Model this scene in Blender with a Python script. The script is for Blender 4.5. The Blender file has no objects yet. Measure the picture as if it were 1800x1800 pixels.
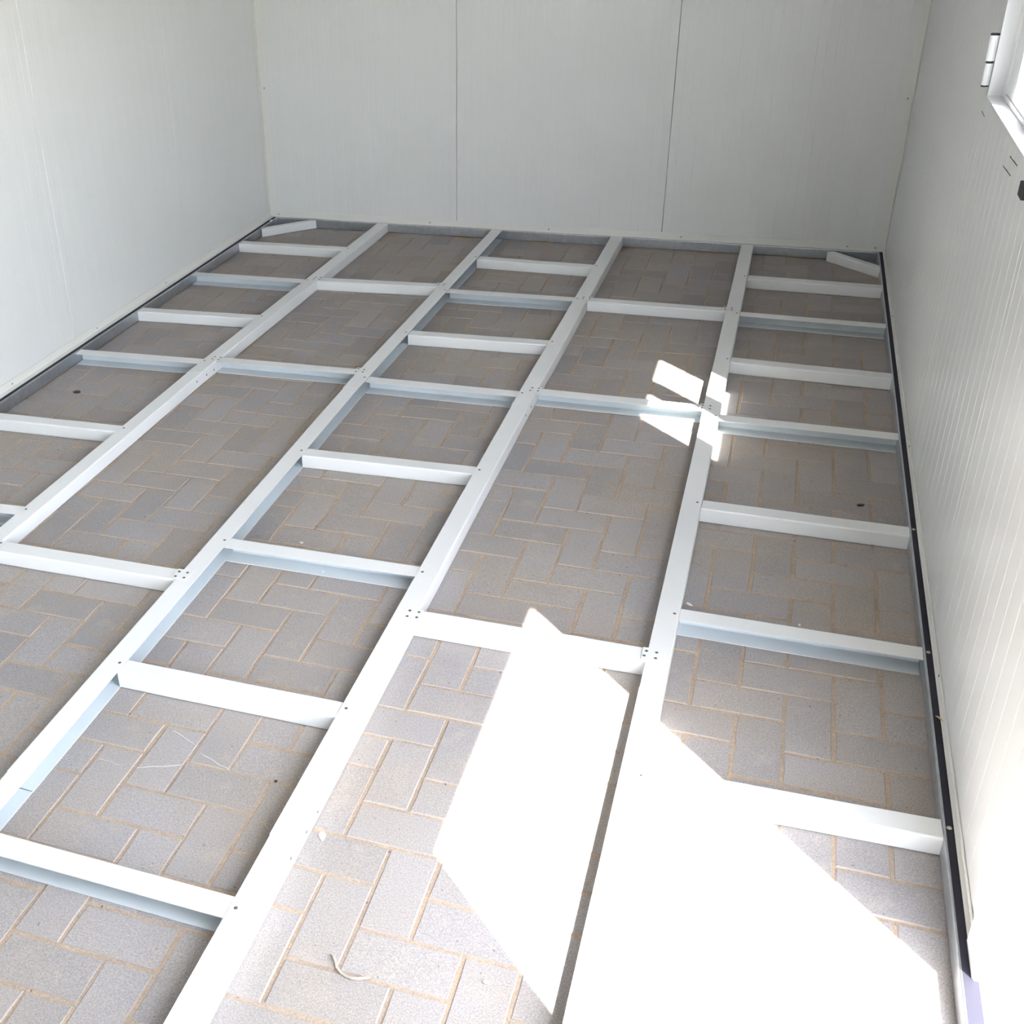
import bpy, bmesh, math, random
from mathutils import Vector, Matrix, noise

random.seed(7)
scene = bpy.context.scene
C = scene.collection
PI = math.pi

# ------------------------------------------------------------------ camera
F_PX, CX, CY, IMG = 1995.36, 620.0, 900.0, 1800.0
YAW, PITCH, ROLL, CAM_Z = -0.375821, 0.513772, -0.0533215, 1.68664
cam_d = bpy.data.cameras.new('camera')
cam = bpy.data.objects.new('camera', cam_d)
C.objects.link(cam)
fwd = Vector((math.sin(YAW) * math.cos(PITCH), math.cos(YAW) * math.cos(PITCH), -math.sin(PITCH)))
rt0 = Vector((math.cos(YAW), -math.sin(YAW), 0))
up0 = rt0.cross(fwd)
RT = math.cos(ROLL) * rt0 + math.sin(ROLL) * up0
UP = -math.sin(ROLL) * rt0 + math.cos(ROLL) * up0
cam.matrix_world = Matrix(((RT.x, UP.x, -fwd.x, 0), (RT.y, UP.y, -fwd.y, 0), (RT.z, UP.z, -fwd.z, CAM_Z), (0, 0, 0, 1)))
cam_d.sensor_width = 36.0
cam_d.lens = F_PX / IMG * 36.0
cam_d.shift_x = (IMG / 2 - CX) / IMG          # the photograph is an off-centre crop
cam_d.shift_y = 0.0
cam_d.clip_start = 0.02
scene.camera = cam

# ------------------------------------------------------------------ light
SUN_DIR = Vector((-1.0, 0.992, -1.96)).normalized()     # the way the sunlight travels
w = bpy.data.worlds.new('world'); scene.world = w; w.use_nodes = True
nt = w.node_tree; nt.nodes.clear()
wo = nt.nodes.new('ShaderNodeOutputWorld'); bg = nt.nodes.new('ShaderNodeBackground')
sky = nt.nodes.new('ShaderNodeTexSky')
sky.sky_type = 'NISHITA'; sky.sun_disc = False
sky.sun_elevation = math.asin(-SUN_DIR.z)
sky.sun_rotation = math.atan2(-SUN_DIR.x, -SUN_DIR.y)
sky.air_density = 1.0; sky.dust_density = 0.6; sky.ozone_density = 1.0
bg.inputs[1].default_value = 0.62
hs_ = nt.nodes.new('ShaderNodeHueSaturation'); hs_.inputs['Saturation'].default_value = 0.40      # pale hazy sky
nt.links.new(sky.outputs[0], hs_.inputs['Color']); nt.links.new(hs_.outputs[0], bg.inputs[0]); nt.links.new(bg.outputs[0], wo.inputs[0])
sun_d = bpy.data.lights.new('sun', 'SUN'); sun_d.energy = 8.0; sun_d.angle = math.radians(0.53)
sun_d.color = (1.0, 0.96, 0.90)
sun = bpy.data.objects.new('sun', sun_d); C.objects.link(sun)
sun.rotation_euler = SUN_DIR.to_track_quat('-Z', 'Y').to_euler()
sun.location = (4, -4, 8)

scene.view_settings.view_transform = 'Standard'
scene.view_settings.look = 'None'
scene.view_settings.gamma = 1.0
scene.view_settings.use_curve_mapping = False
scene.view_settings.exposure = 2.38

# ------------------------------------------------------------------ materials
def mat(name):
    m = bpy.data.materials.new(name); m.use_nodes = True
    n = m.node_tree.nodes; n.clear()
    o = n.new('ShaderNodeOutputMaterial'); b = n.new('ShaderNodeBsdfPrincipled')
    m.node_tree.links.new(b.outputs[0], o.inputs[0])
    return m, n, m.node_tree.links, b

def noise_node(n, l, scale, detail=3.0, rough=0.55, coord=None):
    t = n.new('ShaderNodeTexNoise'); t.inputs['Scale'].default_value = scale
    t.inputs['Detail'].default_value = detail; t.inputs['Roughness'].default_value = rough
    if coord is None:
        g = n.new('ShaderNodeNewGeometry'); coord = g.outputs['Position']
    l.new(coord, t.inputs['Vector'])
    return t

def ramp(n, l, src, stops):
    r = n.new('ShaderNodeValToRGB')
    while len(r.color_ramp.elements) < len(stops):
        r.color_ramp.elements.new(0.5)
    for e, (p, c) in zip(r.color_ramp.elements, stops):
        e.position = p; e.color = (*c, 1) if len(c) == 3 else c
    l.new(src, r.inputs[0])
    return r

def mix(n, l, fac, a, b, mode='MIX'):
    m = n.new('ShaderNodeMix'); m.data_type = 'RGBA'; m.blend_type = mode
    for sock, v in ((m.inputs[0], fac), (m.inputs[6], a), (m.inputs[7], b)):
        if hasattr(v, 'is_output'): l.new(v, sock)
        elif isinstance(v, (int, float)): sock.default_value = v
        else: sock.default_value = (*v, 1)
    return m.outputs[2]

def bump(n, l, b, src, strength, dist):
    k = n.new('ShaderNodeBump'); k.inputs['Strength'].default_value = strength; k.inputs['Distance'].default_value = dist
    l.new(src, k.inputs['Height']); l.new(k.outputs[0], b.inputs['Normal'])

def coated(name, col, rough, var=0.03, spec=0.5, bstr=0.0):
    m, n, l, b = mat(name)
    t = noise_node(n, l, 3.0)
    lo = tuple(c * (1 - var) for c in col); hi = tuple(min(1, c * (1 + var)) for c in col)
    r = ramp(n, l, t.outputs[0], ((0.3, lo), (0.7, hi)))
    l.new(r.outputs[0], b.inputs['Base Color'])
    b.inputs['Roughness'].default_value = rough
    b.inputs['Specular IOR Level'].default_value = spec
    if bstr:
        t2 = noise_node(n, l, 90.0, 2.0); bump(n, l, b, t2.outputs[0], bstr, 0.0006)
    return m

M = {}
M['panel'] = coated('panel_coating', (0.745, 0.75, 0.74), 0.32, 0.012, 0.5, 0.05)
M['core'] = coated('panel_core', (0.45, 0.45, 0.43), 0.8)
M['trim'] = coated('cream_trim', (0.755, 0.75, 0.715), 0.4, 0.02)
M['frame'] = coated('white_steel', (0.77, 0.775, 0.775), 0.38, 0.025, 0.5, 0.04)
M['frame_in'] = coated('shaded_back_coat', (0.63, 0.675, 0.70), 0.42, 0.05)  # inner channel faces: grey back coat with their shade mixed into the colour
M['alu'] = coated('white_aluminium', (0.82, 0.83, 0.84), 0.35, 0.01)
M['black'] = coated('black_rubber', (0.02, 0.02, 0.022), 0.6)
M['paper'] = coated('white_scrap', (0.86, 0.86, 0.86), 0.6)
M['strip'] = coated('dull_plastic', (0.70, 0.70, 0.70), 0.5)
M['wood'] = coated('splinter_wood', (0.55, 0.40, 0.20), 0.7)
M['fibre'] = coated('grey_fibre', (0.42, 0.37, 0.32), 0.9)
M['sticker'] = coated('pale_sticker', (0.72, 0.77, 0.84), 0.5)
M['scuff'] = coated('scuff', (0.16, 0.16, 0.15), 0.8)
M['ceiling'] = coated('ceiling_coating', (0.70, 0.71, 0.70), 0.5)
M['dirt'] = coated('dark_dirt', (0.07, 0.05, 0.04), 0.9)

def galvanised(name, col):
    m, n, l, b = mat(name)
    v = n.new('ShaderNodeTexVoronoi'); v.inputs['Scale'].default_value = 70
    g = n.new('ShaderNodeNewGeometry'); l.new(g.outputs['Position'], v.inputs['Vector'])
    t = noise_node(n, l, 9.0)
    r = ramp(n, l, v.outputs['Color'], ((0.2, tuple(c * 0.9 for c in col)), (0.8, tuple(c * 1.08 for c in col))))
    c2 = mix(n, l, t.outputs[0], r.outputs[0], tuple(c * 0.8 for c in col))
    l.new(c2, b.inputs['Base Color'])
    b.inputs['Metallic'].default_value = 0.95; b.inputs['Roughness'].default_value = 0.40
    return m
M['galv'] = galvanised('galvanised_track', (0.58, 0.61, 0.65))
M['flange_dark'] = coated('dark_flange', (0.030, 0.029, 0.042), 0.7, 0.15, 0.2)  # dark colour for the upper flange of the tracks
M['rivet'] = galvanised('rivet_steel', (0.22, 0.21, 0.21))
M['screw'] = galvanised('screw_steel', (0.60, 0.52, 0.45))

def paver_mat(name, dusty):
    m, n, l, b = mat(name)
    oi = n.new('ShaderNodeObjectInfo'); g = n.new('ShaderNodeNewGeometry')
    ad = n.new('ShaderNodeMath'); ad.operation = 'ADD'
    l.new(oi.outputs['Random'], ad.inputs[0]); l.new(g.outputs['Random Per Island'], ad.inputs[1])
    fr = n.new('ShaderNodeMath'); fr.operation = 'FRACT'; l.new(ad.outputs[0], fr.inputs[0])
    base = ramp(n, l, fr.outputs[0], ((0.0, (0.305, 0.289, 0.295)), (0.5, (0.345, 0.327, 0.332)), (1.0, (0.382, 0.362, 0.364))))
    big = noise_node(n, l, 2.2, 5.0)
    f1 = ramp(n, l, big.outputs[0], ((0.37, (0, 0, 0)), (0.70, (1, 1, 1))))
    c = mix(n, l, f1.outputs[0], base.outputs[0], (0.380, 0.334, 0.292))           # sand trodden over the stones
    mid = noise_node(n, l, 14.0, 4.0)
    f2 = ramp(n, l, mid.outputs[0], ((0.56, (0, 0, 0)), (0.74, (0.6, 0.6, 0.6))))
    c = mix(n, l, f2.outputs[0], c, (0.425, 0.374, 0.330))
    fine = noise_node(n, l, 300.0, 3.0, 0.8)
    f3 = ramp(n, l, fine.outputs[0], ((0.32, (0.70, 0.70, 0.71)), (0.68, (1.26, 1.25, 1.23))))
    c = mix(n, l, 1.0, c, f3.outputs[0], 'MULTIPLY')
    spk = noise_node(n, l, 95.0, 1.0)
    f4 = ramp(n, l, spk.outputs[0], ((0.73, (0, 0, 0)), (0.78, (0.7, 0.7, 0.7))))
    c = mix(n, l, f4.outputs[0], c, (0.12, 0.11, 0.105))
    if dusty:
        dn = noise_node(n, l, 24.0, 4.0)
        fd = ramp(n, l, dn.outputs[0], ((0.34, (0.1, 0.1, 0.1)), (0.62, (0.95, 0.95, 0.95))))
        c = mix(n, l, fd.outputs[0], c, (0.400, 0.333, 0.280))
    l.new(c, b.inputs['Base Color'])
    b.inputs['Roughness'].default_value = 0.86; b.inputs['Specular IOR Level'].default_value = 0.25
    hs = n.new('ShaderNodeMath'); hs.operation = 'ADD'
    l.new(fine.outputs[0], hs.inputs[0]); l.new(mid.outputs[0], hs.inputs[1])
    bump(n, l, b, hs.outputs[0], 0.5, 0.0012)
    return m
M['paver'] = paver_mat('concrete_paver', 0)
M['paver_edge'] = paver_mat('concrete_paver_edge', 0.62)

def sand_mat():
    m, n, l, b = mat('joint_sand')
    t = noise_node(n, l, 8.0, 5.0); t2 = noise_node(n, l, 300.0, 2.0, 0.7)
    r = ramp(n, l, t.outputs[0], ((0.25, (0.35, 0.282, 0.228)), (0.5, (0.43, 0.340, 0.262)), (0.75, (0.49, 0.375, 0.262))))
    f = ramp(n, l, t2.outputs[0], ((0.3, (0.75, 0.75, 0.75)), (0.7, (1.15, 1.15, 1.15))))
    c = mix(n, l, 1.0, r.outputs[0], f.outputs[0], 'MULTIPLY')
    t3 = noise_node(n, l, 60.0, 2.0)
    f4 = ramp(n, l, t3.outputs[0], ((0.70, (0, 0, 0)), (0.76, (0.8, 0.8, 0.8))))
    c = mix(n, l, f4.outputs[0], c, (0.10, 0.085, 0.075))
    l.new(c, b.inputs['Base Color']); b.inputs['Roughness'].default_value = 0.95
    b.inputs['Specular IOR Level'].default_value = 0.15
    bump(n, l, b, t2.outputs[0], 0.7, 0.002)
    return m
M['sand'] = sand_mat()

def ground_mat():
    m, n, l, b = mat('yard_ground')
    t = noise_node(n, l, 1.5, 6.0)
    r = ramp(n, l, t.outputs[0], ((0.3, (0.34, 0.31, 0.28)), (0.7, (0.44, 0.40, 0.35))))
    l.new(r.outputs[0], b.inputs['Base Color']); b.inputs['Roughness'].default_value = 0.9
    return m
M['ground'] = ground_mat()

def glass_mat():
    m = bpy.data.materials.new('window_glass'); m.use_nodes = True
    n = m.node_tree.nodes; l = m.node_tree.links; n.clear()
    o = n.new('ShaderNodeOutputMaterial'); mx = n.new('ShaderNodeMixShader'); tr = n.new('ShaderNodeBsdfTransparent')
    gl = n.new('ShaderNodeBsdfGlossy'); lw_ = n.new('ShaderNodeLayerWeight'); lw_.inputs[0].default_value = 0.5
    pw = n.new('ShaderNodeMath'); pw.operation = 'POWER'; pw.inputs[1].default_value = 5.0
    fr = n.new('ShaderNodeMath'); fr.operation = 'MULTIPLY_ADD'; fr.inputs[1].default_value = 0.6; fr.inputs[2].default_value = 0.03
    l.new(lw_.outputs['Facing'], pw.inputs[0]); l.new(pw.outputs[0], fr.inputs[0])
    gl.inputs['Roughness'].default_value = 0.02
    tr.inputs[0].default_value = (0.97, 0.985, 0.98, 1)
    l.new(fr.outputs[0], mx.inputs[0]); l.new(tr.outputs[0], mx.inputs[1]); l.new(gl.outputs[0], mx.inputs[2]); l.new(mx.outputs[0], o.inputs[0])
    return m
M['glass'] = glass_mat()

# ------------------------------------------------------------------ helpers
def tag(o, label=None, cat=None, group=None, kind=None):
    if label: o['label'] = label
    if cat: o['category'] = cat
    if group: o['group'] = group
    if kind: o['kind'] = kind
    return o

def link(name, me, parent=None, loc=(0, 0, 0), rotz=0.0):
    o = bpy.data.objects.new(name, me); C.objects.link(o)
    if parent is not None:
        o.parent = parent
        mw = WMX(parent)
        o.matrix_parent_inverse = mw.inverted()
    o.location = loc; o.rotation_euler = (0, 0, rotz)
    return o

def WMX(o):
    """world matrix from loc/rot of o and its parents"""
    m = Matrix.Translation(o.location) @ o.rotation_euler.to_matrix().to_4x4()
    if o.parent is not None:
        m = WMX(o.parent) @ o.matrix_parent_inverse @ m
    return m

def mesh(name, verts, faces, mats, mi=None, smooth=False):
    me = bpy.data.meshes.new(name)
    me.from_pydata([tuple(v) for v in verts], [], faces)
    for m in mats: me.materials.append(m)
    if mi:
        for p, i in zip(me.polygons, mi): p.material_index = i
    if smooth:
        for p in me.polygons: p.use_smooth = True
    me.update()
    return me

def boxes(name, lst, m, bevel=0.0):
    """one mesh of axis-aligned boxes (x0,y0,z0,x1,y1,z1)"""
    bm = bmesh.new()
    for (x0, y0, z0, x1, y1, z1) in lst:
        vs = [bm.verts.new(p) for p in ((x0, y0, z0), (x1, y0, z0), (x1, y1, z0), (x0, y1, z0), (x0, y0, z1), (x1, y0, z1), (x1, y1, z1), (x0, y1, z1))]
        for f in ((0, 3, 2, 1), (4, 5, 6, 7), (0, 1, 5, 4), (1, 2, 6, 5), (2, 3, 7, 6), (3, 0, 4, 7)):
            bm.faces.new([vs[i] for i in f])
    if bevel:
        bmesh.ops.bevel(bm, geom=list(bm.edges), offset=bevel, segments=2, affect='EDGES', profile=0.6)
    me = bpy.data.meshes.new(name); bm.to_mesh(me); bm.free(); me.materials.append(m)
    return me

def extrude_profile(name, prof, L, mats, mi=None, segs=1, warp=None, closed=True):
    """closed profile of (y,z) points swept along +x from 0 to L"""
    n = len(prof); verts = []; faces = []; idx = []
    for s in range(segs + 1):
        x = L * s / segs
        for k, (y, z) in enumerate(prof):
            v = (x, y, z)
            if warp: v = warp(x, y, z, L)
            verts.append(v)
    for s in range(segs):
        for k in range(n):
            a = s * n + k; b = s * n + (k + 1) % n
            faces.append((a, b, b + n, a + n)); idx.append(mi[k] if mi else 0)
    faces.append(tuple(range(n - 1, -1, -1))); idx.append(mi[0] if mi else 0)
    faces.append(tuple(segs * n + k for k in range(n))); idx.append(mi[0] if mi else 0)
    me = mesh(name, verts, faces, mats, idx)
    bm = bmesh.new(); bm.from_mesh(me)
    bmesh.ops.recalc_face_normals(bm, faces=bm.faces); bm.to_mesh(me); bm.free()
    return me

def u_profile(Wd, Hd, t=0.0016, r=0.0045, seg=3):
    """U section: web at y=0, flange tips at y=Wd"""
    out = [(Wd, 0.0)]
    for k in range(seg + 1):
        a = -PI / 2 - k * (PI / 2) / seg
        out.append((r + r * math.cos(a), r + r * math.sin(a)))
    for k in range(seg + 1):
        a = PI - k * (PI / 2) / seg
        out.append((r + r * math.cos(a), Hd - r + r * math.sin(a)))
    out.append((Wd, Hd))
    ri = r - t; inn = [(Wd, Hd - t)]
    for k in range(seg + 1):
        a = PI / 2 + k * (PI / 2) / seg
        inn.append((r + ri * math.cos(a), Hd - r + ri * math.sin(a)))
    for k in range(seg + 1):
        a = PI + k * (PI / 2) / seg
        inn.append((r + ri * math.cos(a), r + ri * math.sin(a)))
    inn.append((Wd, t))
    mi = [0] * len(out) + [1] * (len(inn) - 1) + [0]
    return out + inn, mi

H = 0.0466           # height of the floor frame
XL, XR = -2.640, 0.472   # inner wall faces
Y_REAR = -1.70
def yb(x): return 5.700 + (x - XL) * (-0.0199)     # the back wall stands slightly askew
ZC = 2.45

# ------------------------------------------------------------------ floor: sand bed and herringbone pavers
MOD, X0, Y0 = 0.102, -1.2735, 1.226
floor_me = mesh('floor', [(XL - 0.06, Y_REAR - 0.06, -0.0020), (XR + 0.06, Y_REAR - 0.06, -0.0020), (XR + 0.06, 5.80, -0.0020), (XL - 0.06, 5.80, -0.0020)], [(0, 1, 2, 3)], [M['sand']])
floor = tag(link('floor', floor_me), 'sand bed of the grey herringbone paver floor', kind='structure')

def paver_mesh(lx, ly):
    """block with worn, slightly uneven edges and a narrow chamfer"""
    hx, hy = lx / 2, ly / 2
    loop = [(-hx, -hy), (hx, -hy), (hx, hy), (-hx, hy)]
    pts = []
    for k in range(4):
        a, b = Vector(loop[k]), Vector(loop[(k + 1) % 4]); d = b - a
        nrm = Vector((d.y, -d.x)).normalized()
        pts.append(a * 0.999)
        for t in ((0.33, 0.68) if d.length > 0.15 else (0.5,)):
            pts.append(a + d * (t + random.uniform(-0.08, 0.08)) + nrm * random.uniform(-0.0013, 0.0006))
    n = len(pts); vs = []
    ins = []
    for p in pts:
        c = random.uniform(0.0022, 0.0042)
        ins.append(Vector((p.x - math.copysign(min(c, abs(p.x)), p.x) if abs(abs(p.x) - hx) < 0.003 else p.x,
                           p.y - math.copysign(min(c, abs(p.y)), p.y) if abs(abs(p.y) - hy) < 0.003 else p.y)))
    for p in ins: vs.append((p.x, p.y, 0.0))
    for p in pts: vs.append((p.x, p.y, -0.0034))
    for p in pts: vs.append((p.x, p.y, -0.040))
    fs = [tuple(range(n))]; mi = [0]
    for k in range(n):
        k2 = (k + 1) % n
        fs.append((n + k, n + k2, k2, k)); mi.append(1)
        fs.append((2 * n + k, 2 * n + k2, n + k2, n + k)); mi.append(1)
    return mesh('paver', vs, fs, [M['paver'], M['paver_edge']], mi)
GAP = 0.0040
pv_h = [paver_mesh(2 * MOD - GAP, MOD - GAP) for _ in range(6)]
pv_v = [paver_mesh(MOD - GAP, 2 * MOD - GAP) for _ in range(6)]

def project(p):
    d = Vector(p) - Vector((0, 0, CAM_Z)); zc = d.dot(fwd)
    if zc < 0.05: return None
    return CX + F_PX * d.dot(RT) / zc, CY - F_PX * d.dot(UP) / zc, zc

cells = []
for i in range(-15, 20):
    for j in range(-30, 47):
        m4 = (i - j + 1) % 4
        if m4 == 0: cx, cy, hv = X0 + (i + 1) * MOD, Y0 + (j + 0.5) * MOD, 0
        elif m4 == 2: cx, cy, hv = X0 + (i + 0.5) * MOD, Y0 + j * MOD, 1
        else: continue
        if not (XL - 0.02 < cx < XR + 0.02 and Y_REAR < cy < yb(cx) + 0.02): continue
        q = project((cx, cy, 0))
        score = 0.0
        if q and -25 < q[0] < 1825 and -25 < q[1] < 1830:
            score = 1.0 / q[2] ** 3
        cells.append((score, cx, cy, hv))
cells.sort(key=lambda c: -c[0])
rest_v, rest_f, rest_i = [], [], []
for n_, (score, cx, cy, hv) in enumerate(cells):
    me = random.choice(pv_v if hv else pv_h)
    dz = random.uniform(-0.0009, 0.0006); rz = random.gauss(0, 0.004)
    dx, dy = random.gauss(0, 0.0007), random.gauss(0, 0.0007)
    if n_ < 300:
        o = link('paver', me, floor, (cx + dx, cy + dy, dz), rz)
    else:
        c_, s_ = math.cos(rz), math.sin(rz); b0 = len(rest_v)
        for v in me.vertices:
            rest_v.append((cx + dx + c_ * v.co.x - s_ * v.co.y, cy + dy + s_ * v.co.x + c_ * v.co.y, v.co.z + dz))
        for p in me.polygons:
            rest_f.append(tuple(b0 + k for k in p.vertices)); rest_i.append(p.material_index)
tag(link('distant_pavers', mesh('distant_pavers', rest_v, rest_f, [M['paver'], M['paver_edge']], rest_i), floor), kind='stuff')

ground_me = mesh('ground', [(-14, -14, -0.045), (14, -14, -0.045), (14, 18, -0.045), (-14, 18, -0.045)], [(0, 1, 2, 3)], [M['ground']])
tag(link('ground', ground_me), 'pale sandy yard outside the cabin', kind='structure')

# ------------------------------------------------------------------ walls of ribbed sandwich panels
RIB = 0.0385
def panel_mesh(width, z0, z1, thick=0.036):
    """ribbed face towards -y (local), x from 0 to width"""
    g = 0.0009                                   # half seam
    prof = [(g, 0.0016), (g + 0.0012, 0.0)]
    n = max(1, int(width / RIB)) | 1; st = width / n      # shallow flat ribs, alternately proud and recessed
    for k in range(1, n):
        x = k * st; wv = 0.0009; dp = 0.0005
        prof += [(x - wv, 0.0), (x + wv, dp)] if k % 2 else [(x - wv, dp), (x + wv, 0.0)]
    prof += [(width - g - 0.0012, 0.0), (width - g, 0.0016), (width - g, thick), (g, thick)]
    nn = len(prof); verts = [(x, y, z0) for x, y in prof] + [(x, y, z1) for x, y in prof]
    faces = [(k, (k + 1) % nn, nn + (k + 1) % nn, nn + k) for k in range(nn)]
    faces += [tuple(range(nn - 1, -1, -1)), tuple(range(nn, 2 * nn))]
    return mesh('panel', verts, faces, [M['panel']])

def wall(name, label, origin, rotz, pieces):
    """pieces: (x0, x1, z0, z1) along the wall's local x; the room is on its -y side"""
    bl = [(x0, 0.036, z0, x1, 0.050, z1) for x0, x1, z0, z1 in pieces]
    wo_ = tag(link(name, boxes(name, bl, M['core']), None, origin, rotz), label, kind='structure')
    for x0, x1, z0, z1 in pieces:
        me = panel_mesh(x1 - x0, z0, z1)
        o = bpy.data.objects.new('panel', me); C.objects.link(o); o.parent = wo_; o.location = (x0, 0, 0)
    return wo_

ZB = -0.03
ang_b = math.atan(-0.0199)
bw = [0.0, 1.066, 2.106, 3.165]
wall('wall_back', 'off-white ribbed panel wall at the far end of the room', (XL - 0.0, yb(XL), 0), ang_b,
     [(bw[k] - (0.05 if k == 0 else 0), bw[k + 1], ZB, ZC) for k in range(3)])
# left wall: local x runs along +y
lw = [-1.75, -0.36, 0.66, 1.68, 2.69, 3.71, 4.73, 5.76]
wall('wall_left', 'off-white ribbed panel wall opposite the door', (XL, 0, 0), PI / 2,
     [(lw[k], lw[k + 1], ZB, ZC) for k in range(len(lw) - 1)])
# right wall: local x runs along -y; d = distance from y=5.72
YS = 5.72
DY0, DY1, DZ = 0.55, 1.500, 1.97          # door opening
WY0, WY1, WZ0, WZ1 = 2.62, 3.517, 1.092, 1.82    # window opening
VY0, VY1, VZ0, VZ1 = -1.45, -0.25, 0.95, 2.00       # unseen window added behind the photographer to brighten the room
def ry(a, b): return (YS - b, YS - a)
rp = []
for a, b, z0, z1 in ((4.62, 5.72, ZB, ZC), (WY1, 4.62, ZB, ZC), (WY0, WY1, ZB, WZ0), (WY0, WY1, WZ1, ZC), (DY1, WY0, ZB, ZC),
                     (DY0, DY1, DZ, ZC), (VY1, DY0, ZB, ZC), (VY0, VY1, ZB, VZ0), (VY0, VY1, VZ1, ZC), (-1.75, VY0, ZB, ZC)):
    s0, s1 = ry(a, b); rp.append((s0, s1, z0, z1))
wall_right = wall('wall_right', 'off-white ribbed panel wall with the window and doorway', (XR, YS, 0), -PI / 2, rp)
wall('wall_rear', 'off-white ribbed panel wall behind the photographer', (XR + 0.05, Y_REAR, 0), PI,
     [(k * 1.075, (k + 1) * 1.075, ZB, ZC) for k in range(3)])
tag(link('ceiling', boxes('ceiling', [(XL - 0.06, Y_REAR - 0.06, ZC, XR + 0.06, 5.80, ZC + 0.06)], M['ceiling'])), 'white panel ceiling', kind='structure')

# ------------------------------------------------------------------ base trims and corner trims
def l_trim(name, label, start, end, leg_v, leg_h, z, screws):
    """L angle: upright leg on the wall, flat leg towards the room; room lies to the right of start->end"""
    d = Vector((end[0] - start[0], end[1] - start[1], 0)); L = d.length; a = math.atan2(d.y, d.x)
    t = 0.0018
    prof = [(0, 0), (0, leg_v), (-t, leg_v), (-t - 0.0006, t), (-leg_h, t), (-leg_h, 0)]
    me = extrude_profile(name, prof, L, [M['trim']], segs=14,
                         warp=lambda x, y, zz, L_: (x, y + 0.0009 * noise.noise(Vector((x * 1.7, y * 0, 3.1))) * (1 if y < -0.001 else 0), zz + 0.0006 * noise.noise(Vector((x * 2.3, 1.0, 0)))))
    o = tag(link(name, me, None, (start[0], start[1], z), a), label, kind='structure')
    for s in screws:
        link('screw', SCREW_WALL, o, (start[0] + d.x / L * s + math.sin(a) * (t + 0.001), start[1] + d.y / L * s - math.cos(a) * (t + 0.001), z + leg_v * 0.45), a)
    return o

def dome(name, r, h_, m, axis='Z'):
    vs = [(0, 0, h_)]; fs = []
    for ring, (rr, zz) in enumerate(((0.62 * r, 0.8 * h_), (r, 0.0))):
        for k in range(8):
            a = 2 * PI * k / 8; vs.append((rr * math.cos(a), rr * math.sin(a), zz))
    for k in range(8):
        k2 = (k + 1) % 8
        fs.append((0, 1 + k, 1 + k2)); fs.append((1 + k, 9 + k, 9 + k2, 1 + k2))
    if axis == '-Y': vs = [(x, -z, y) for x, y, z in vs]
    return mesh(name, vs, fs, [m], smooth=True)
SCREW_WALL = dome('screw', 0.0035, 0.002, M['rivet'], '-Y')
RIVET = dome('rivet', 0.0042, 0.0016, M['rivet'])
SCREW = dome('screw', 0.0052, 0.0026, M['screw'])

l_trim('baseboard_left', 'cream steel angle along the foot of the left wall', (XL + 0.0005, -1.6), (XL + 0.0005, yb(XL)), 0.030, 0.022, H + 0.0022, [1.2 + 0.61 * k for k in range(9)])
l_trim('baseboard_back', 'cream steel angle along the foot of the far wall', (XL, yb(XL) - 0.0005), (XR, yb(XR) - 0.0005), 0.032, 0.008, H + 0.0022, [0.05, 0.92, 1.55, 2.2, 2.95, 3.07])
l_trim('baseboard_right', 'cream steel angle along the foot of the window wall', (XR - 0.0005, yb(XR)), (XR - 0.0005, DY1 + 0.06), 0.013, 0.010, H + 0.0022, [0.9, 2.1, 3.3])

def corner_trim(name, label, x, y, sx):
    leg, t = 0.036, 0.0016
    prof = [(0, 0), (leg * sx, 0.0 - 0.0199 * leg * sx), (leg * sx, -t - 0.0199 * leg * sx), (t * sx, -t), (t * sx, -leg), (0, -leg)]
    vs = [(a, b, 0) for a, b in prof] + [(a, b, ZC - 0.08) for a, b in prof]
    fs = [(k, (k + 1) % 6, 6 + (k + 1) % 6, 6 + k) for k in range(6)] + [tuple(range(5, -1, -1)), tuple(range(6, 12))]
    me = mesh(name, vs, fs, [M['trim']])
    bm = bmesh.new(); bm.from_mesh(me); bmesh.ops.recalc_face_normals(bm, faces=bm.faces); bm.to_mesh(me); bm.free()
    o = tag(link(name, me, None, (x, y, 0.079)), label, kind='structure')
    for z in (0.72, 1.4, 2.0):
        link('screw', SCREW_WALL, o, (x + sx * 0.022, y - t - 0.0014, z), 0)
    return o
corner_trim('trim_1', 'upright cream steel angle in the far left corner', XL + 0.0008, yb(XL) - 0.0008, 1)
corner_trim('trim_2', 'upright cream steel angle in the far right corner', XR - 0.0008, yb(XR) - 0.0008, -1)

# ------------------------------------------------------------------ doorway
dr = tag(link('door_1', boxes('door_1', [(XR - 0.010, DY1 - 0.002, 0.0, XR + 0.062, DY1 + 0.020, DZ + 0.06)], M['alu'], 0.002)), 'white frame of the sunlit doorway in the right wall', kind='structure')
link('jamb', boxes('jamb', [(XR - 0.010, DY0 - 0.020, 0.0, XR + 0.062, DY0 + 0.002, DZ + 0.06)], M['alu'], 0.002), dr)
link('head', boxes('head', [(XR - 0.010, DY0 - 0.02, DZ - 0.002, XR + 0.062, DY1 + 0.02, DZ + 0.020)], M['alu'], 0.002), dr)
link('casing', boxes('casing', [(XR - 0.012, DY1 + 0.0, 0.0, XR - 0.0002, DY1 + 0.085, DZ + 0.085)], M['alu'], 0.003), dr)
link('casing', boxes('casing', [(XR - 0.012, DY0 - 0.085, 0.0, XR - 0.0002, DY0, DZ + 0.085)], M['alu'], 0.003), dr)
link('casing', boxes('casing', [(XR - 0.012, DY0, DZ, XR - 0.0002, DY1, DZ + 0.085)], M['alu'], 0.003), dr)

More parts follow.
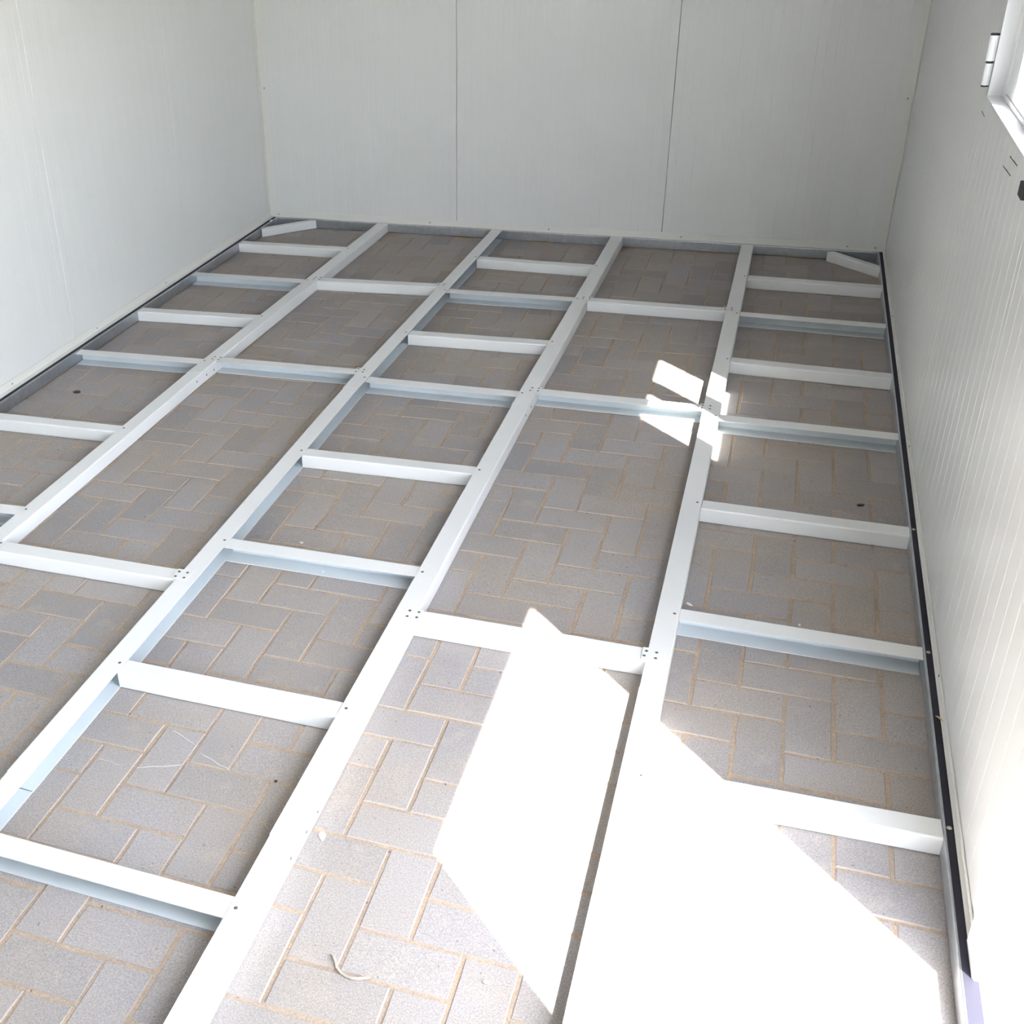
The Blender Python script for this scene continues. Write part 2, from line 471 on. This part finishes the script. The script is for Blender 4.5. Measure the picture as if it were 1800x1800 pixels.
# ------------------------------------------------------------------ window
wx0, wx1 = XR + 0.032, XR + 0.052
win = tag(link('window_1', boxes('window_1', [
    (wx0, WY0, WZ0, wx1, WY0 + 0.045, WZ1), (wx0, WY1 - 0.045, WZ0, wx1, WY1, WZ1),
    (wx0, WY0 + 0.045, WZ0, wx1, WY1 - 0.045, WZ0 + 0.014), (wx0, WY0 + 0.045, WZ1 - 0.045, wx1, WY1 - 0.045, WZ1)], M['alu'], 0.002)),
    'white framed two-sash window in the right wall', kind='structure')
# folded white lining of the opening
rv = 0.0016
for nm, bx in (('reveal', (XR - 0.002, WY1 - rv, WZ0, wx0, WY1, WZ1)), ('reveal', (XR - 0.002, WY0, WZ0, wx0, WY0 + rv, WZ1)),
               ('sill', (XR - 0.004, WY0 + rv, WZ0, wx0, WY1 - rv, WZ0 + rv)), ('head', (XR - 0.002, WY0 + rv, WZ1 - rv, wx0, WY1 - rv, WZ1))):
    link(nm, boxes(nm, [bx], M['alu']), win)
ymid = 3.070
def sash(y0, y1, s0, s1):
    """s0, s1: stile widths at the near and far side"""
    z0, z1 = WZ0 + 0.014, WZ1 - 0.045
    zr0, zr1 = z0 + 0.024, z1 - 0.050
    a, b = wx0 + 0.003, wx1 - 0.003
    o = link('sash', boxes('sash', [(a, y0, z0, b, y0 + s0, z1), (a, y1 - s1, z0, b, y1, z1), (a, y0 + s0, z0, b, y1 - s1, zr0), (a, y0 + s0, zr1, b, y1 - s1, z1)], M['alu'], 0.0015), win)
    link('pane', boxes('pane', [(a + 0.005, y0 + s0 - 0.004, zr0 - 0.004, a + 0.009, y1 - s1 + 0.004, zr1 + 0.004)], M['glass']), o)
sash(WY0 + 0.045, ymid, 0.125, 0.060)
sash(ymid, WY1 - 0.045, 0.060, 0.125)
def cyl(name, r, z0, z1, m, n=14):
    vs = [(r * math.cos(2 * PI * k / n), r * math.sin(2 * PI * k / n), z) for z in (z0, z1) for k in range(n)]
    fs = [(k, (k + 1) % n, n + (k + 1) % n, n + k) for k in range(n)] + [tuple(range(n - 1, -1, -1)), tuple(range(n, 2 * n))]
    return mesh(name, vs, fs, [m])
hx, hy = XR - 0.012, WY1 + 0.012
for z0, z1, r in ((1.118, 1.172, 0.0095), (1.178, 1.240, 0.0115)):
    hg = link('hinge', cyl('hinge', r, z0, z1, M['alu']), win, (hx, hy, 0))
    link('cap', cyl('cap', r * 0.98, z1, z1 + 0.004, M['black']), hg, (hx, hy, 0))
link('cap', cyl('cap', 0.0092, 1.114, 1.118, M['black']), win, (hx, hy, 0))
link('catch', boxes('catch', [(XR - 0.012, 2.675, 1.030, XR - 0.001, 2.725, 1.060)], M['black'], 0.002), win)
fill_win = tag(link('fill_window', boxes('fill_window', [  # out of view, put in to let more daylight into the room
    (wx0, VY0, VZ0, wx1, VY0 + 0.05, VZ1), (wx0, VY1 - 0.05, VZ0, wx1, VY1, VZ1), (wx0, (VY0 + VY1) / 2 - 0.03, VZ0, wx1, (VY0 + VY1) / 2 + 0.03, VZ1),
    (wx0, VY0 + 0.05, VZ0, wx1, VY1 - 0.05, VZ0 + 0.05), (wx0, VY0 + 0.05, VZ1 - 0.05, wx1, VY1 - 0.05, VZ1)], M['alu'], 0.002)),
    'white framed window added in the right wall beyond the doorway to brighten the room', kind='structure')
for a_, b_ in ((VY0 + 0.05, (VY0 + VY1) / 2 - 0.03), ((VY0 + VY1) / 2 + 0.03, VY1 - 0.05)):
    link('pane', boxes('pane', [(wx0 + 0.02, a_ - 0.004, VZ0 + 0.046, wx0 + 0.024, b_ + 0.004, VZ1 - 0.046)], M['glass']), fill_win)

# small scuffs under the window
for k, (y0, z0, y1, z1) in enumerate(((3.57, 1.044, 3.500, 1.043), (2.987, 1.052, 2.87, 1.057), (3.046, 1.017, 2.925, 1.023))):
    tt = 0.0012
    vs = [(XR - 0.0004, y0, z0 - tt), (XR - 0.0004, y1, z1 - tt), (XR - 0.0004, y1, z1 + tt), (XR - 0.0004, y0, z0 + tt)]
    vs += [(XR + 0.0005, b, c) for a, b, c in vs]
    o = link('scuff', mesh('scuff', vs, [(0, 1, 2, 3), (7, 6, 5, 4), (0, 4, 5, 1), (1, 5, 6, 2), (2, 6, 7, 3), (3, 7, 4, 0)], [M['scuff']]), wall_right)

# ------------------------------------------------------------------ steel floor frame (one riveted thing)
FR = bpy.data.objects.new('joist_frame', None); C.objects.link(FR); FR.location = (-1.08, 2.4, 0)
FR.empty_display_size = 0.2
tag(FR, 'white steel channel frame of joists and noggings lying on the pavers', 'frame')

def wave(seed, amp):
    def f(x, y, z, L):
        e = 0.0
        if z > H * 0.6 and y > 0.006:          # top flange droops a little towards its free tip
            e = -amp * (0.35 + 0.65 * abs(noise.noise(Vector((x * 5.0, seed, 0.0))))) * (y / 0.05) ** 2
        q = 0.0007 * noise.noise(Vector((x * 3.0, seed * 1.7, 4.0)))
        return (x, y + q, z + e)
    return f

def channel(name, p0, p1, Wd, Hd, mats, z=0.0, seed=0.0, amp=0.0015, segs=8):
    """U channel whose web runs p0->p1 on the right-hand side; flanges reach to the left of p0->p1"""
    d = Vector((p1[0] - p0[0], p1[1] - p0[1])); L = d.length
    prof, mi = u_profile(Wd, Hd)
    if len(mats) > 2:
        mi = list(mi); mi[8] = mi[9] = 2
    me = extrude_profile(name, prof, L, mats, mi, segs, wave(seed, amp))
    return link(name, me, FR, (p0[0], p0[1], z), math.atan2(d.y, d.x))

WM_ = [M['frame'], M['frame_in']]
WJ = 0.055
ZJ = 0.0006
# joist lengths: left-edge x at near end and far end, y near, y far, open side, extra height (outer sleeve)
J = {
    1: [(-2.030, -1.2, -2.050, 3.564, 'L', 0.0), (-2.052, 3.562, -2.008, 5.672, 'L', 0.0014)],
    2: [(-1.392, -1.2, -1.3975, 1.452, 'R', 0.0), (-1.3985, 1.450, -1.4165, 3.564, 'R', 0.0012), (-1.418, 3.562, -1.3850, 5.660, 'R', 0.0024)],
    3: [(-0.777, -1.2, -0.7825, 1.452, 'L', 0.0), (-0.7840, 1.450, -0.7890, 3.564, 'L', 0.0012), (-0.7905, 3.562, -0.7750, 5.650, 'L', 0.0024)],
    4: [(-0.161, -1.2, -0.1600, 3.577, 'L', 0.0), (-0.1615, 3.575, -0.1575, 5.635, 'L', 0.0014)],
}
joists = {}
def jx(j, y):
    """left edge x and top height of joist j at y, and the joist length that carries it"""
    best = None
    for o, s in joists[j]:
        if s[1] <= y <= s[3]: best = (o, s)          # the far (outer) length wins at an overlap
    o, s = best
    t = (y - s[1]) / (s[3] - s[1])
    return s[0] + t * (s[2] - s[0]), s[5], o
for j, ss in J.items():
    joists[j] = []
    for k, s in enumerate(ss):
        xn, yn, xf, yf, side, ex = s
        wd = WJ + ex * 1.5
        if side == 'L':      # web on the right, flanges towards -x
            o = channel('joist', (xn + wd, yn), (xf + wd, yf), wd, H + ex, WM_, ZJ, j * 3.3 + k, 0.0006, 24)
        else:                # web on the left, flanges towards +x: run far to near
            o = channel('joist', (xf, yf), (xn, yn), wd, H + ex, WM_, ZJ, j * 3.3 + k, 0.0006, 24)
        joists[j].append((o, s))

def rivet(parent, x, y, z):
    link('rivet', RIVET, parent, (x, y, z))

# perimeter tracks
GM = [M['galv'], M['galv'], M['flange_dark']]       # the upper flange is coloured darker than the web
TXL, TXR = -2.597, 0.443            # faces of the side tracks
tr_l = channel('track', (TXL, -1.2), (TXL, yb(XL) - 0.014), TXL - XL - 0.0005, H + 0.0016, GM, 0.0002, 0.4, 0.0003, 20)
tr_b = channel('track', (XL + 0.002, yb(XL) - 0.0135), (XR - 0.002, yb(XR) - 0.0135), 0.0125, H + 0.0015, GM, 0.0002, 0.9, 0.0003, 12)
tr_r = channel('track', (TXR, yb(XR) - 0.014), (TXR, -1.2), XR - TXR - 0.0005, H + 0.0016, GM, 0.0002, 1.4, 0.0003, 20)
for t_ in (tr_l, tr_b, tr_r): t_['label'] = 'grey galvanised steel track with a dark upper flange'
for y in (2.433, 1.853, 3.016):
    link('screw', SCREW, tr_r, (0.4535, y, H + 0.0022))

# noggings: far edge y at left end, at right end, type
NW = 0.053
rows = {
    'L': ((5.238, 5.236, 'C'), (4.706, 4.713, 'O'), (4.189, 4.217, 'C'), (3.677, 3.701, 'O'), (3.049, 3.067, 'C'), (2.440, 2.474, 'O'), (1.86, 1.88, 'C')),
    'M': ((4.752, 4.782, 'C'), (3.734, 3.747, 'O'), (2.276, 2.279, 'C')),
    'B': ((5.219, 5.193, 'C'), (4.721, 4.725, 'O'), (4.183, 4.200, 'C'), (3.685, 3.688, 'O'), (3.064, 3.079, 'C'), (2.472, 2.474, 'O'), (1.875, 1.874, 'C'), (1.294, 1.290, 'O')),
    'A': ((4.735, 4.727, 'C'), (3.728, 3.723, 'O'), (2.274, 2.274, 'C')),
    'R': ((5.176, 5.154, 'C'), (4.691, 4.670, 'O'), (4.181, 4.154, 'C'), (3.658, 3.648, 'O'), (3.043, 3.033, 'C'), (2.464, 2.457, 'O'), (1.863, 1.876, 'C')),
}
def xr(j, y):
    x, ex, o = jx(j, y); return x + WJ + ex * 1.5
span = {'L': (None, 1), 'M': (1, 2), 'B': (2, 3), 'A': (3, 4), 'R': (4, None)}
seed = 10.0
stick = boxes('sticker', [(-0.028, -0.0004, -0.007, 0.028, 0.0004, 0.007)], M['sticker'])
for row, items in rows.items():
    jl, jr = span[row]
    for y0, y1, kind in items:
        seed += 1.37
        xa = xr(jl, y0 - NW / 2) + 0.0004 if jl else TXL + 0.0004
        xb = jx(jr, y1 - NW / 2)[0] - 0.0004 if jr else TXR - 0.0004
        hh = H - 0.0012
        if kind == 'C':      # web towards the photographer, flanges pointing away
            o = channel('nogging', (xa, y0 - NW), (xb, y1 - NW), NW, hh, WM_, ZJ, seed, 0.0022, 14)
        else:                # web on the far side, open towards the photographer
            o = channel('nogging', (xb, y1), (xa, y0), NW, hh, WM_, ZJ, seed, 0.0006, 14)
            ym = (y0 + y1) / 2
            xs = xa + (xb - xa) * random.uniform(0.48, 0.62)
            link('sticker', stick, o, (xs, ym - 0.0023, H - 0.014), math.atan2(y1 - y0, xb - xa))
        for j, x_in, yc, sg in ((jl, xa, y0 - NW / 2, -1), (jr, xb, y1 - NW / 2, 1)):
            if not j: continue
            _, ex, jo = jx(j, yc)
            zt = ZJ + H + ex
            if row in 'MA':
                # end tab lapped over the joist, fixed with four rivets
                xt0, xt1 = sorted((x_in - sg * 0.012, x_in + sg * 0.034))
                tab = link('tab', boxes('tab', [(xt0, yc - 0.0235, zt + 0.0001, xt1, yc + 0.0245, zt + 0.0011)], M['frame'], 0.0004), o)
                for ax in (-0.004, 0.022):
                    for ay in (-0.011, 0.012):
                        rivet(jo, x_in + sg * ax + random.uniform(-.002, .002), yc + ay + random.uniform(-.002, .002), zt + 0.0011)
            else:
                rivet(jo, x_in + sg * 0.013, yc + random.uniform(-0.008, 0.010), zt)

# small screws in the joist webs at the splices
for j in (1, 3):
    for yy in ((3.60, 3.66, 3.52) if j == 1 else (3.60, 3.52, 1.50, 1.56, 1.42)):
        x, ex, o = jx(j, yy)
        me = RIVET
        r_ = link('rivet', me, o, (x + WJ + ex * 1.5 + 0.0002, yy, 0.026 + random.uniform(-.006, .006)))
        r_.rotation_euler = (0, PI / 2, 0)

# diagonal corner braces between the tracks
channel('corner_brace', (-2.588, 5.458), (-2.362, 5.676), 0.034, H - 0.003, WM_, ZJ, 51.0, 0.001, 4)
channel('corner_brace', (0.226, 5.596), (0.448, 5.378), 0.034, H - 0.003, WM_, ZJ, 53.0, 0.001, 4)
link('clip', boxes('clip', [(-2.598, 5.590, H + 0.0026, -2.588, 5.606, H + 0.010)], M['sticker'], 0.001), tr_l)

# ------------------------------------------------------------------ litter on the floor
def strip(name, pts, wd, z, m, th=0.0006):
    vs, fs = [], []
    for k, p in enumerate(pts):
        a = Vector(pts[max(0, k - 1)]); b = Vector(pts[min(len(pts) - 1, k + 1)])
        d = (b - a); nrm = Vector((-d.y, d.x)).normalized() * wd / 2
        ww = 1.0 if 0 < k < len(pts) - 1 else 0.7
        zz = z + 0.0012 * math.sin(k * 1.3)
        for sx in (-1, 1):
            for dz in (0, th):
                vs.append((p[0] + sx * ww * nrm.x, p[1] + sx * ww * nrm.y, zz + dz))
    n = len(pts)
    for k in range(n - 1):
        a = 4 * k; b = 4 * (k + 1)
        fs += [(a + 1, a + 3, b + 3, b + 1), (a, b, b + 2, a + 2), (a, a + 1, b + 1, b), (a + 2, b + 2, b + 3, a + 3)]
    fs += [(0, 2, 3, 1), (4 * n - 4, 4 * n - 3, 4 * n - 1, 4 * n - 2)]
    ox, oy = pts[0]
    return link(name, mesh(name, [(x - ox, y - oy, zz) for x, y, zz in vs], fs, [m]), None, (ox, oy, 0))

def lerp(a, b, n, wob):
    out = []
    for k in range(n):
        t = k / (n - 1)
        out.append((a[0] + (b[0] - a[0]) * t + random.uniform(-wob, wob), a[1] + (b[1] - a[1]) * t + random.uniform(-wob, wob)))
    return out
tag(strip('plastic_strip', lerp((-1.164, 1.583), (-1.075, 1.621), 6, 0.0008), 0.0015, 0.0010, M['strip']), 'straight white plastic strip lying on grey pavers, doubled end', 'scrap', 'plastic strips on the pavers')
tag(strip('plastic_strip', lerp((-1.145, 1.718), (-1.077, 1.691), 6, 0.0012), 0.0014, 0.0010, M['strip']), 'short white plastic strip ending at a paver joint', 'scrap', 'plastic strips on the pavers')
tag(strip('plastic_strip', lerp((-1.051, 1.667), (-0.963, 1.637), 7, 0.0016), 0.0012, 0.0010, M['strip']), 'thin kinked white plastic strip in the cell beside the joist splice', 'scrap', 'plastic strips on the pavers')
tag(strip('plastic_strip', lerp((-1.262, 1.584), (-1.200, 1.583), 5, 0.0010), 0.0008, 0.0010, M['strip']), 'hair-thin broken white plastic strip beside the open joist', 'scrap', 'plastic strips on the pavers')
tag(strip('twine', [(-0.581, 1.256), (-0.575, 1.251), (-0.567, 1.241), (-0.562, 1.232), (-0.551, 1.224), (-0.540, 1.219), (-0.530, 1.218), (-0.518, 1.221), (-0.509, 1.227), (-0.500, 1.231)], 0.0045, 0.0012, M['fibre'], 0.003), 'curled piece of frayed grey twine in a paver joint', 'twine')

def chip(name, x, y, sx, sy, th, m, label, cat, rot=0.0, group=None, z=0.0009):
    n = 7; vs = []
    for zz in (0.0, th):
        for k in range(n):
            a = 2 * PI * k / n; r = random.uniform(0.75, 1.1)
            vs.append((sx * r * math.cos(a), sy * r * math.sin(a), zz + (random.uniform(0, th * 0.5) if zz else 0)))
    fs = [(k, (k + 1) % n, n + (k + 1) % n, n + k) for k in range(n)] + [tuple(range(n - 1, -1, -1)), tuple(range(n, 2 * n))]
    return tag(link(name, mesh(name, vs, fs, [m]), None, (x, y, z), rot), label, cat, group)
chip('paint_chip', -0.702, 1.517, 0.0070, 0.0135, 0.002, M['paper'], 'white paint chip on a paver beside the joist splice', 'chip', 0.5)
chip('paint_chip', -0.089, 2.552, 0.0115, 0.0045, 0.002, M['paper'], 'white flake in the cell corner beside joist and open nogging', 'chip', -0.6)
chip('paint_chip', -1.177, 2.568, 0.0060, 0.0040, 0.002, M['paper'], 'small white flake just behind an open nogging', 'chip')
chip('paint_chip', -1.060, 2.439, 0.0040, 0.0030, 0.002, M['paper'], 'tiny white flake just in front of an open nogging', 'chip')
chip('paint_chip', -0.305, 1.284, 0.0060, 0.0045, 0.0015, M['paper'], 'pale flake on a paver near the sunlit patch', 'chip')
chip('paint_chip', 0.177, 2.535, 0.0030, 0.0040, 0.0015, M['paper'], 'pale speck on a shaded paver under the window wall', 'chip')
chip('dirt_clump', 0.331, 3.210, 0.0120, 0.0050, 0.003, M['dirt'], 'dark dirt clump on a shaded paver near the window wall', 'dirt', 0.4)
chip('dirt_clump', -2.437, 3.372, 0.0150, 0.0110, 0.003, M['dirt'], 'dark dirt clump on a paver near the galvanised track', 'dirt', 0.2)
chip('dirt_clump', -0.855, 1.635, 0.0045, 0.0035, 0.002, M['dirt'], 'tiny dark dirt clump on a paver by the joist', 'dirt')
def splinter(name, x, y, z, L, r, rot, m, label, cat):
    vs = []
    for k, (t, rr) in enumerate(((0, 0.4), (0.35, 1.0), (0.7, 0.8), (1.0, 0.15))):
        for q in range(5):
            a = 2 * PI * q / 5
            vs.append((t * L, rr * r * math.cos(a), r + rr * r * math.sin(a) + 0.12 * L * math.sin(t * PI)))
    fs = []
    for k in range(3):
        for q in range(5):
            fs.append((5 * k + q, 5 * k + (q + 1) % 5, 5 * k + 5 + (q + 1) % 5, 5 * k + 5 + q))
    fs += [(4, 3, 2, 1, 0), (15, 16, 17, 18, 19)]
    return tag(link(name, mesh(name, vs, fs, [m]), None, (x, y, z), rot), label, cat)
splinter('wood_splinter', 0.452, 2.190, H + 0.0044, 0.022, 0.0022, -0.9, M['wood'], 'yellow wood splinter lodged on the cream angle by the dark track', 'splinter')
splinter('wood_splinter', -0.832, 1.515, 0.0006, 0.022, 0.0016, -0.7, M['wood'], 'pale curled wood shaving on a paver beside the joist', 'splinter')
